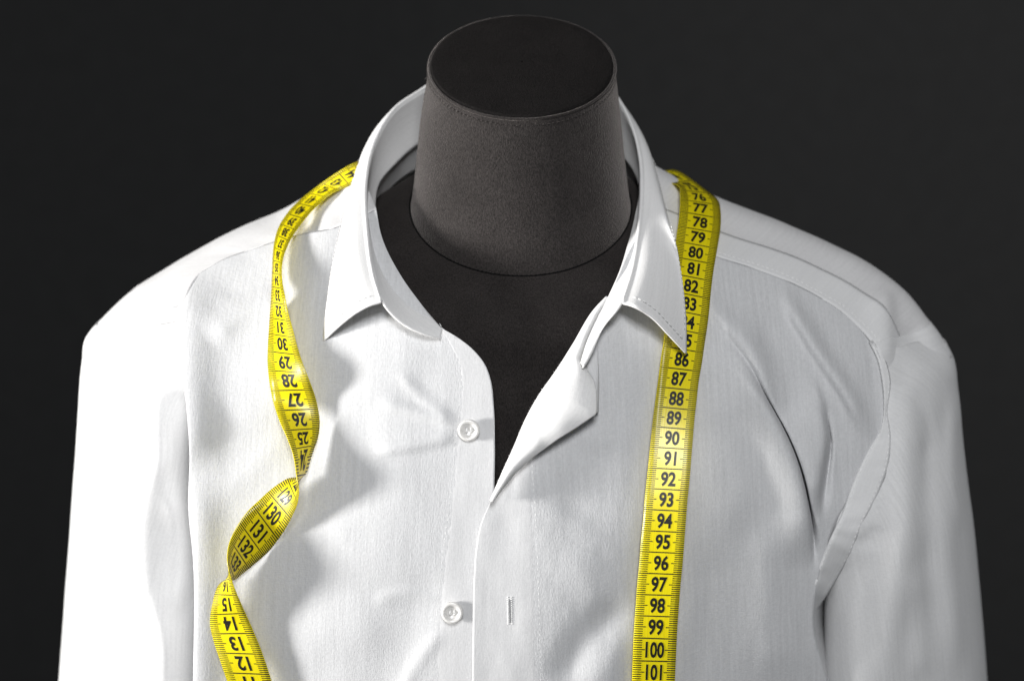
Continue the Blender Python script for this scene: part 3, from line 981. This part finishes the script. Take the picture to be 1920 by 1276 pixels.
# leaf
TL = spline(T_L + T_BACK + T_R, 220)
O_L = [(604, 641, -0.0075), (615, 545, 0.007), (636, 440, 0.034), (654, 372, 0.061), Wp(-0.0665, 0.112, 0.060), Wp(-0.05, 0.148, 0.056)]
O_BACK = [Wp(0.002, 0.170, 0.055)]
O_R0 = [Wp(0.050, 0.146, 0.052), Wp(0.0635, 0.112, 0.057), (1243, 375, 0.066), (1258, 430, 0.046), (1275, 500, 0.024), (1287, 600, 0.0), (1288, 663, -0.010)]
O_R = [(p[0], p[1], min(p[2], float(surf_R(np.array([p[0]]), np.array([p[1]]))[0]) - 0.0085)) if p[1] > 425 else p for p in O_R0]
TIPR = O_R[-1][2]
OL = spline(O_L + O_BACK + O_R, 220)
# make stations correspond: stretch so tip <-> front of fold
T3 = to3(TL); O3 = to3(OL)
eL = to3(spline(np.array([(718, 565, -0.0140), (700, 570, -0.0145), (675, 583, -0.0138), (640, 609, -0.0115), (604, 641, -0.0075)]), 30))
eR = to3(spline(np.array([(1165, 566, -0.013), (1182, 571, -0.0165), (1215, 590, TIPR - 0.004), (1250, 624, TIPR - 0.003), (1288, 663, TIPR)]), 30))
sN = 30
s = np.linspace(0, 1, sN)
GL = np.zeros((220, sN, 3))
tt = np.linspace(0, 1, 220)[:, None, None]
S = s[None, :, None]
kL = 1 - smooth01(tt / 0.16); kR = 1 - smooth01((1 - tt) / 0.16)
GL = (1 - S) * T3[:, None] + S * O3[:, None] + kL * (eL[None] - (1 - S) * T3[0] - S * O3[0]) + kR * (eR[None] - (1 - S) * T3[-1] - S * O3[-1])
rad = GL[..., :2] - axis
rad /= np.linalg.norm(rad, axis=2)[..., None] + 1e-9
endf = smooth01(np.minimum(tt[:, :, 0], 1 - tt[:, :, 0]) / 0.12)
bul = 0.0028 * np.sin(math.pi * np.clip(s, 0, 1) ** 0.7)[None] * (0.35 + 0.65 * endf)
GL[..., :2] += rad * bul[..., None]
# rolled fold at the top
roll_n = 6
R0 = T3; out2 = T3[:, :2] - axis; out2 /= np.linalg.norm(out2, axis=1)[:, None]
outv = np.column_stack([out2, np.zeros(len(T3))])
rr = 0.0010
rolls = []
for k in range(roll_n):
    a = math.pi * k / roll_n
    rolls.append(R0 + outv * rr * (1 - math.cos(a)) + np.array([0, 0, 1]) * rr * math.sin(a))
shift = (outv * 2 * rr)[:, None] * (1 - s[None, :, None] ** 0.5)
GL = np.concatenate([np.stack(rolls, 1), GL + shift], 1)
leaf = grid_obj('collar_leaf', GL - SH_OFF, M_COLLAR, collar, 0.0008, offset=1.0)


def edge_stitch(path, parent, dash=0.0017, gap=0.0009, r=0.00020):
    v, f = dashes(path, dash, gap, r)
    o = mesh_obj('stitching', v, f, M_THREAD, parent)
    o['kind'] = 'stuff'


GLs = GL[:, roll_n:]
for e_ in (GLs[6:-6, -3], GLs[3, 2:-2], GLs[-4, 2:-2]):
    nrm_ = np.zeros_like(e_); r_ = e_[:, :2] - axis; nrm_[:, :2] = r_ / np.linalg.norm(r_, axis=1)[:, None]
    edge_stitch(e_ + nrm_ * 0.00078 - SH_OFF, leaf)

# ---- buttons
def make_button(px, py, surf, tilt):
    y = float(surf(np.array([px], float), np.array([py], float))[0]) - 0.0012
    c = to3(np.array([(px, py, y)]))[0]
    o = bpy.data.objects.new('button', None); COL.objects.link(o); o.parent = shirt
    nrm = np.array([0.02, -0.93, 0.36]); nrm /= np.linalg.norm(nrm)
    e1 = np.cross(nrm, [0, 0, 1]); e1 /= np.linalg.norm(e1); e2 = np.cross(nrm, e1)
    R = 0.0047
    prof = [(0.02, 0.0013), (0.48, 0.0014), (0.55, 0.0016), (0.62, 0.0021), (0.72, 0.0025), (0.86, 0.0026), (0.95, 0.0023), (1.0, 0.0016), (0.97, 0.0009), (0.8, 0.0005), (0.02, 0.0004)]
    n = 40
    V = []
    for r, h in prof:
        for k in range(n):
            a = 2 * math.pi * k / n
            V.append(c + e1 * R * r * math.cos(a) + e2 * R * r * math.sin(a) + nrm * h - SH_OFF)
    mesh_obj('button_disc', V, grid_faces(n, len(prof), True), M_BUTTON, o)
    # four holes, then the thread that crosses them
    for i, (sx, sy) in enumerate([(1, 1), (1, -1), (-1, -1), (-1, 1)]):
        q = c + e1 * sx * 0.00085 + e2 * sy * 0.00085 + nrm * 0.0014 - SH_OFF
        t = np.linspace(0, 2 * math.pi, 14, endpoint=False)
        P = q + 0.00042 * (np.cos(t)[:, None] * e1 + np.sin(t)[:, None] * e2)
        v, f = tube_path(P, 0.00012, 5, True)
        mesh_obj('hole', v, f, M_BUTTON, o)
    Vt = []; Ft = []; base = 0
    for sx in (1, -1):
        for w in (-1, 0, 1):
            a = c + e1 * (sx * 0.00085 + w * 0.0002) + e2 * 0.0011 + nrm * 0.0013 - SH_OFF
            b = c + e1 * (sx * 0.00085 + w * 0.0002) - e2 * 0.0011 + nrm * 0.0013 - SH_OFF
            m = 0.5 * (a + b) + nrm * 0.0006
            v, f = tube_path(spline(np.stack([a, m, b]), 7), 0.00016, 5)
            Vt.append(v); Ft += [tuple(i + base for i in ff) for ff in f]; base += len(v)
    mesh_obj('thread', np.vstack(Vt), Ft, M_THREAD, o)
    return o


make_button(879, 806, surf_L, 0)
make_button(848, 1147, surf_L, 0)

# ---- buttonhole in the right placket
C = np.column_stack([np.full(30, 954.0) + np.linspace(1.5, 2.5, 30), np.linspace(1118, 1172, 30)])
for dx in (-3.4, 3.4):
    P = to3(np.column_stack([C[:, 0] + dx, C[:, 1], surf_R(C[:, 0], C[:, 1]) - 0.0006])) - SH_OFF
    v, f = dashes(P, 0.0005, 0.0004, 0.00042)
    o = mesh_obj('buttonhole_thread', v, f, M_THREAD, pl_r); o['kind'] = 'stuff'
P = to3(np.column_stack([C[3:-3, 0], C[3:-3, 1], surf_R(C[3:-3, 0], C[3:-3, 1]) - 0.0007])) - SH_OFF
v, f = tube_path(P, 0.00022, 5)
mesh_obj('buttonhole_slit_shade', v, f, M_SLIT_SHADE, pl_r)  # grey strip painted as the shadow in the slit; no opening is cut

# ---- loose fibres on the cloth edges, lint on the form
def fibres(name, pts, outs, lmin, lmax, r, mat, parent, off, curl=0.5):
    V = []; F = []; base = 0
    for p, d in zip(pts, outs):
        d = np.asarray(d, float) + np.array([random.gauss(0, curl) for _ in range(3)])
        d /= np.linalg.norm(d) + 1e-9
        e = np.cross(d, [random.random(), random.random(), random.random()]); e /= np.linalg.norm(e) + 1e-9
        L = random.uniform(lmin, lmax)
        q = np.array([0, 0.35, 0.7, 1.0])[:, None]
        P = np.asarray(p) + d * L * q + e * L * 0.35 * q * q * random.uniform(-1, 1)
        v, f = tube_path(P - off, np.array([1, 1, 0.8, 0.5]) * r, 3)
        V.append(v); F += [tuple(i + base for i in ff) for ff in f]; base += len(v)
    o = mesh_obj(name, np.vstack(V), F, mat, parent)
    o['kind'] = 'stuff'
    return o


fe = to3(A); k_ = [random.randrange(len(fe) // 3, len(fe)) for _ in range(170)]
fibres('loose_fibres', [fe[i] for i in k_], [(-1.0, -0.1, 0.1)] * len(k_), 0.0004, 0.0013, 0.00005, M_THREAD, flap, SH_OFF)
se = to3(TT)[2:38]; k_ = [random.randrange(len(se)) for _ in range(90)]
fibres('loose_fibres', [se[i] for i in k_], [(-0.2, -0.6, -0.8)] * len(k_), 0.0003, 0.0010, 0.00006, M_THREAD, stand, SH_OFF)
NG = loft(neck_r, 6)
lp = []; ld = []
for _ in range(90):
    j = random.randrange(4, NG.shape[0] - 4); i = random.randrange(NG.shape[1])
    p = NG[j, i]; d = p - np.array([0.004, 0.07, p[2]])
    lp.append(p + 0.0001 * d / np.linalg.norm(d)); ld.append(d / np.linalg.norm(d) * 0.15)
fibres('lint', lp, ld, 0.0004, 0.0014, 0.00006, M_LINT, bpy.data.objects['neck'], FORM_OFF, 0.7)

# ------------------------------------------------------------------ tape measure
TP_OFF = np.array([-0.09, -0.02, -0.2])
tape = empty('tape_measure', TP_OFF, 'yellow vinyl tape measure draped round the shirt collar with twisted end', 'tape measure')
# stations: centimetre, edge A (neck side) px,py,Y-offset from cloth, edge B
ST_RIGHT = {74: (1245, 340, 1282, 326), 75: (1272, 349, 1318, 352), 76: (1275, 366, 1345, 374), 77: (1275, 384, 1351, 397), 78: (1273, 411, 1351, 424), 79: (1269, 438, 1347, 452),
            80: (1266, 467, 1342, 481), 81: (1262, 497, 1337, 511), 82: (1258, 529, 1333, 544), 83: (1254, 562, 1330, 577), 84: (1250, 596, 1326, 611),
            85: (1246, 630, 1321, 644), 86: (1240, 668, 1316, 679), 87: (1235, 706, 1310, 714), 88: (1230, 743, 1306, 751), 89: (1225, 780, 1302, 787),
            90: (1221, 818, 1299, 824), 91: (1217, 857, 1296, 861), 92: (1213, 896, 1293, 900), 93: (1209, 934, 1289, 938), 94: (1206, 974, 1286, 978),
            95: (1202, 1013, 1283, 1017), 96: (1199, 1053, 1280, 1056), 97: (1195, 1093, 1276, 1096), 98: (1192, 1133, 1273, 1135), 99: (1189, 1173, 1270, 1176),
            100: (1187, 1216, 1268, 1218), 101: (1185.5, 1258, 1266, 1260), 102: (1184, 1300, 1264, 1302), 103: (1182, 1342, 1262, 1344), 104: (1181, 1385, 1261, 1387), 105: (1180, 1428, 1260, 1430)}
# left: cm: (A px,py,dY, B px,py,dY)   A = viewer's right edge while the numbered face shows
ST_LEFT = {44: (668, 342, -0.0040, 650, 312, -0.0030), 43: (645, 353, -0.0050, 617, 333, -0.0030), 42: (623, 362, -0.0100, 590, 353, -0.0040), 41: (602, 379, -0.0104, 566, 372, -0.0035), 40: (581, 400, -0.0126, 546, 391, -0.0049),
           39: (563, 422, -0.0148, 531, 411, -0.0056), 38: (549, 442, -0.0163, 521, 430, -0.0056), 37: (538, 463, -0.0178, 515, 452, -0.0056), 36: (531, 483, -0.0185, 512, 476, -0.0056), 35: (528, 504, -0.0192, 511, 500, -0.0056),
           34: (529, 528, -0.0192, 510, 524, -0.0056), 33: (534, 556, -0.0200, 509, 552, -0.0063), 32: (540, 586, -0.0155, 507, 581, -0.0028), 31: (549, 618, -0.0138, 505, 611, -0.0021), 30: (557, 648, -0.0120, 503, 641, -0.0021),
           29: (568, 683, -0.0128, 502, 677, -0.0020), 28: (580, 713, -0.0108, 505, 713, -0.0048), 27: (592, 747, -0.0058, 512, 751, -0.0048), 26: (599, 785, -0.0048, 524, 789, -0.0098), 25: (596, 819, -0.0043, 540, 825, -0.0125),
           24: (584, 854, -0.0043, 552, 863, -0.0156), 23.5: (573, 888, -0.0043, 556, 892, -0.0178), 23: (557, 894, -0.0043, 560, 919, -0.0182), 22.5: (539, 897, -0.0043, 558, 940, -0.0163), 22: (519, 909, -0.0043, 554, 953, -0.0140), 21: (489, 934, -0.0043, 535, 991, -0.0095), 20: (461, 962, -0.0073, 508, 1028, -0.0043),
           19: (439, 996, -0.0111, 481, 1053, -0.0043), 18: (427, 1031, -0.0156, 453, 1076, -0.0043), 17.5: (426, 1050, -0.0170, 440, 1086, -0.0043), 17: (429, 1068, -0.0182, 428, 1088, -0.0043), 16.5: (433, 1083, -0.0182, 417, 1090, -0.0043), 16: (438, 1098, -0.0174, 409, 1098, -0.0043), 15: (452, 1131, -0.0125, 398, 1133, -0.0043),
           14: (468, 1166, -0.0080, 394, 1169, -0.0030), 13: (485, 1206, -0.0070, 402, 1205, -0.0040), 12: (499, 1244, -0.0070, 414, 1241, -0.0060), 11: (511, 1282, -0.0070, 427, 1279, -0.0070), 10: (522, 1321, -0.0080, 439, 1318, -0.0080),
           9: (533, 1360, -0.0090, 451, 1357, -0.0090), 8: (544, 1399, -0.0100, 463, 1396, -0.0100)}
cms = []; PA = []; PB = []
for c in sorted(ST_LEFT):
    a = ST_LEFT[c]
    mx_, my_ = 0.5 * (a[0] + a[3]), 0.5 * (a[1] + a[4])
    base = min(FY(mx_, my_), float(surf_L(np.array([mx_]), np.array([my_]))[0]))
    cms.append(c); PA.append((a[0], a[1], base + a[2])); PB.append((a[3], a[4], base + a[5]))
A3 = list(to3(np.array(PA))); B3_ = list(to3(np.array(PB)))
for c, (x, y, z) in ((49, (-0.066, 0.128, 0.050)), (54, (-0.04, 0.152, 0.052)), (59.5, (0, 0.160, 0.053)), (65, (0.043, 0.150, 0.046)), (70, (0.0665, 0.126, 0.044))):
    p = np.array([x, y, z]); r = np.array([x, y - 0.07, 0]); r /= np.linalg.norm(r)
    cms.append(c); A3.append(p - r * 0.004 + np.array([0, 0, 0.008])); B3_.append(p + r * 0.004 - np.array([0, 0, 0.008]))
for c in sorted(ST_RIGHT):
    a = ST_RIGHT[c]
    ya = min(FY(a[0], a[1]), float(surf_R(np.array([a[0]]), np.array([a[1]]))[0])); yb2 = min(FY(a[2], a[3]), float(surf_R(np.array([a[2]]), np.array([a[3]]))[0]))
    d = 0.0035 if c > 80 else 0.0025
    if c == 74:
        ya, yb2 = 0.099, 0.112
    if c == 75:
        ya, yb2 = 0.082, 0.096
    rl = 0.0025 * math.sin((c - 80) * 0.35) if c > 84 else 0
    cms.append(c)
    tl = 0.0072 * float(smooth01((c - 84) / 8.0))
    A3.append(to3(np.array([(a[0], a[1], ya - d - 0.001 + rl * 0.5)]))[0]); B3_.append(to3(np.array([(a[2], a[3], yb2 - d - tl + rl)]))[0])
cms = np.array(cms, float); A3 = np.array(A3); B3_ = np.array(B3_)


def tape_edges(c):
    return spline(A3, ts=c, params=cms), spline(B3_, ts=c, params=cms)


def tape_pt(c, w, lift):
    """c: centimetre, w: 0 (edge A) .. 1 (edge B), lift: metres off the numbered face"""
    c = np.atleast_1d(np.asarray(c, float)); w = np.atleast_1d(np.asarray(w, float))
    a, b = tape_edges(c)
    a2, b2 = tape_edges(np.clip(c + 0.06, cms[0], cms[-1])); a1, b1 = tape_edges(np.clip(c - 0.06, cms[0], cms[-1]))
    p = a + (b - a) * w[:, None]
    dn = (a2 + (b2 - a2) * w[:, None]) - (a1 + (b1 - a1) * w[:, None])
    n = -np.cross(b - a, dn)
    n /= np.linalg.norm(n, axis=1)[:, None] + 1e-12
    return p + n * lift


C0, C1 = 8.0, 105.0
nc = 1100; nw = 9
cc, ww = np.meshgrid(np.linspace(C0, C1, nc), np.linspace(0, 1, nw), indexing='ij')
G = tape_pt(cc.ravel(), ww.ravel(), 0.0).reshape(nc, nw, 3)
ribbon = grid_obj('ribbon', G - TP_OFF, M_TAPE, tape, 0.0003, offset=0.0)
uvl = ribbon.data.uv_layers[0]
li = np.zeros(len(ribbon.data.loops), int); ribbon.data.loops.foreach_get('vertex_index', li)
uvs = np.stack([ww.ravel() * 0.019, cc.ravel() * 0.01], 1)
uvl.data.foreach_set('uv', uvs[li].ravel())

LIFT = 0.00024
# ticks
V = []; F = []


def quad(c0, c1, w0, w1, side, nseg=1):
    global V, F
    b = len(V)
    ws = np.linspace(w0, w1, nseg + 1)
    P = tape_pt(np.concatenate([np.full(nseg + 1, c0), np.full(nseg + 1, c1)]), np.concatenate([ws, ws]), LIFT * side)
    V.extend(P - TP_OFF)
    k = nseg + 1
    for i in range(nseg):
        F.append((b + i, b + i + 1, b + k + i + 1, b + k + i))


vis = [(8.0, 47.0), (71.0, 104.9)]
for side in (1, -1):
    for lo, hi in vis:
        if side == -1:
            lo, hi = (15.5, 25.0)
            if (lo, hi) in globals().get('_done', []):
                continue
            _done = [(lo, hi)]
        for mm in range(int(math.ceil(lo * 10)), int(hi * 10)):
            c = mm / 10.0 + 0.0
            frac = mm % 10
            ln = 0.27 if frac == 0 else 0.20
            if frac == 5:
                continue
            quad(c - 0.021, c + 0.021, 0.004, ln, side)
            quad(c - 0.021, c + 0.021, 1 - ln, 0.996, side)
o = mesh_obj('tick_marks', V, F, M_INK, tape, False); o['kind'] = 'stuff'
for side, rngs in ((1, vis), (-1, [(15.5, 25.0)])):
    for lo, hi in rngs:
        for k in range(int(lo), int(hi)):
            V = []; F = []
            quad(k + 0.5 - 0.026, k + 0.5 + 0.026, 0.004, 0.996, side, 8)
            mesh_obj('centimetre_line', V, F, M_INK, tape, False)

# numerals
_glyph = {}


def glyph_mesh(txt):
    if txt in _glyph:
        return _glyph[txt]
    cu = bpy.data.curves.new('t', 'FONT')
    cu.body = txt
    cu.size = 1.0
    cu.align_x = 'CENTER'
    cu.align_y = 'CENTER'
    cu.offset = 0.03
    cu.resolution_u = 3
    ob = bpy.data.objects.new('t', cu)
    COL.objects.link(ob)
    dg = bpy.context.evaluated_depsgraph_get()
    me = ob.evaluated_get(dg).to_mesh()
    bm = bmesh.new(); bm.from_mesh(me)
    ob.evaluated_get(dg).to_mesh_clear()
    bmesh.ops.triangulate(bm, faces=bm.faces)
    bmesh.ops.subdivide_edges(bm, edges=[e for e in bm.edges if e.calc_length() > 0.25], cuts=1)
    bmesh.ops.triangulate(bm, faces=bm.faces)
    v = np.array([tuple(q.co) for q in bm.verts]); f = [tuple(q.index for q in fc.verts) for fc in bm.faces]
    bm.free()
    bpy.data.objects.remove(ob); bpy.data.curves.remove(cu)
    v[:, 1] -= 0.5 * (v[:, 1].min() + v[:, 1].max()); v[:, 0] -= 0.5 * (v[:, 0].min() + v[:, 0].max())
    v /= (v[:, 1].max() - v[:, 1].min())
    _glyph[txt] = (v, f)
    return _glyph[txt]


def numeral(n, c, side):
    v, f = glyph_mesh(str(n))
    hgt = 0.72                       # in cm along the tape
    wid = 0.275 if len(str(n)) < 3 else 0.25   # one glyph height in widths of tape
    w = 0.5 + v[:, 0] * wid
    up = -1 if side == 1 else 1
    cpos = c + up * v[:, 1] * hgt
    P = tape_pt(cpos, w, LIFT * 1.15 * side)
    mesh_obj('numeral', P - TP_OFF, f, M_INK, tape, False)


for n in list(range(9, 46)) + list(range(73, 105)):
    numeral(n, n, 1)
for n in range(16, 25):
    numeral(151 - n, n, -1)
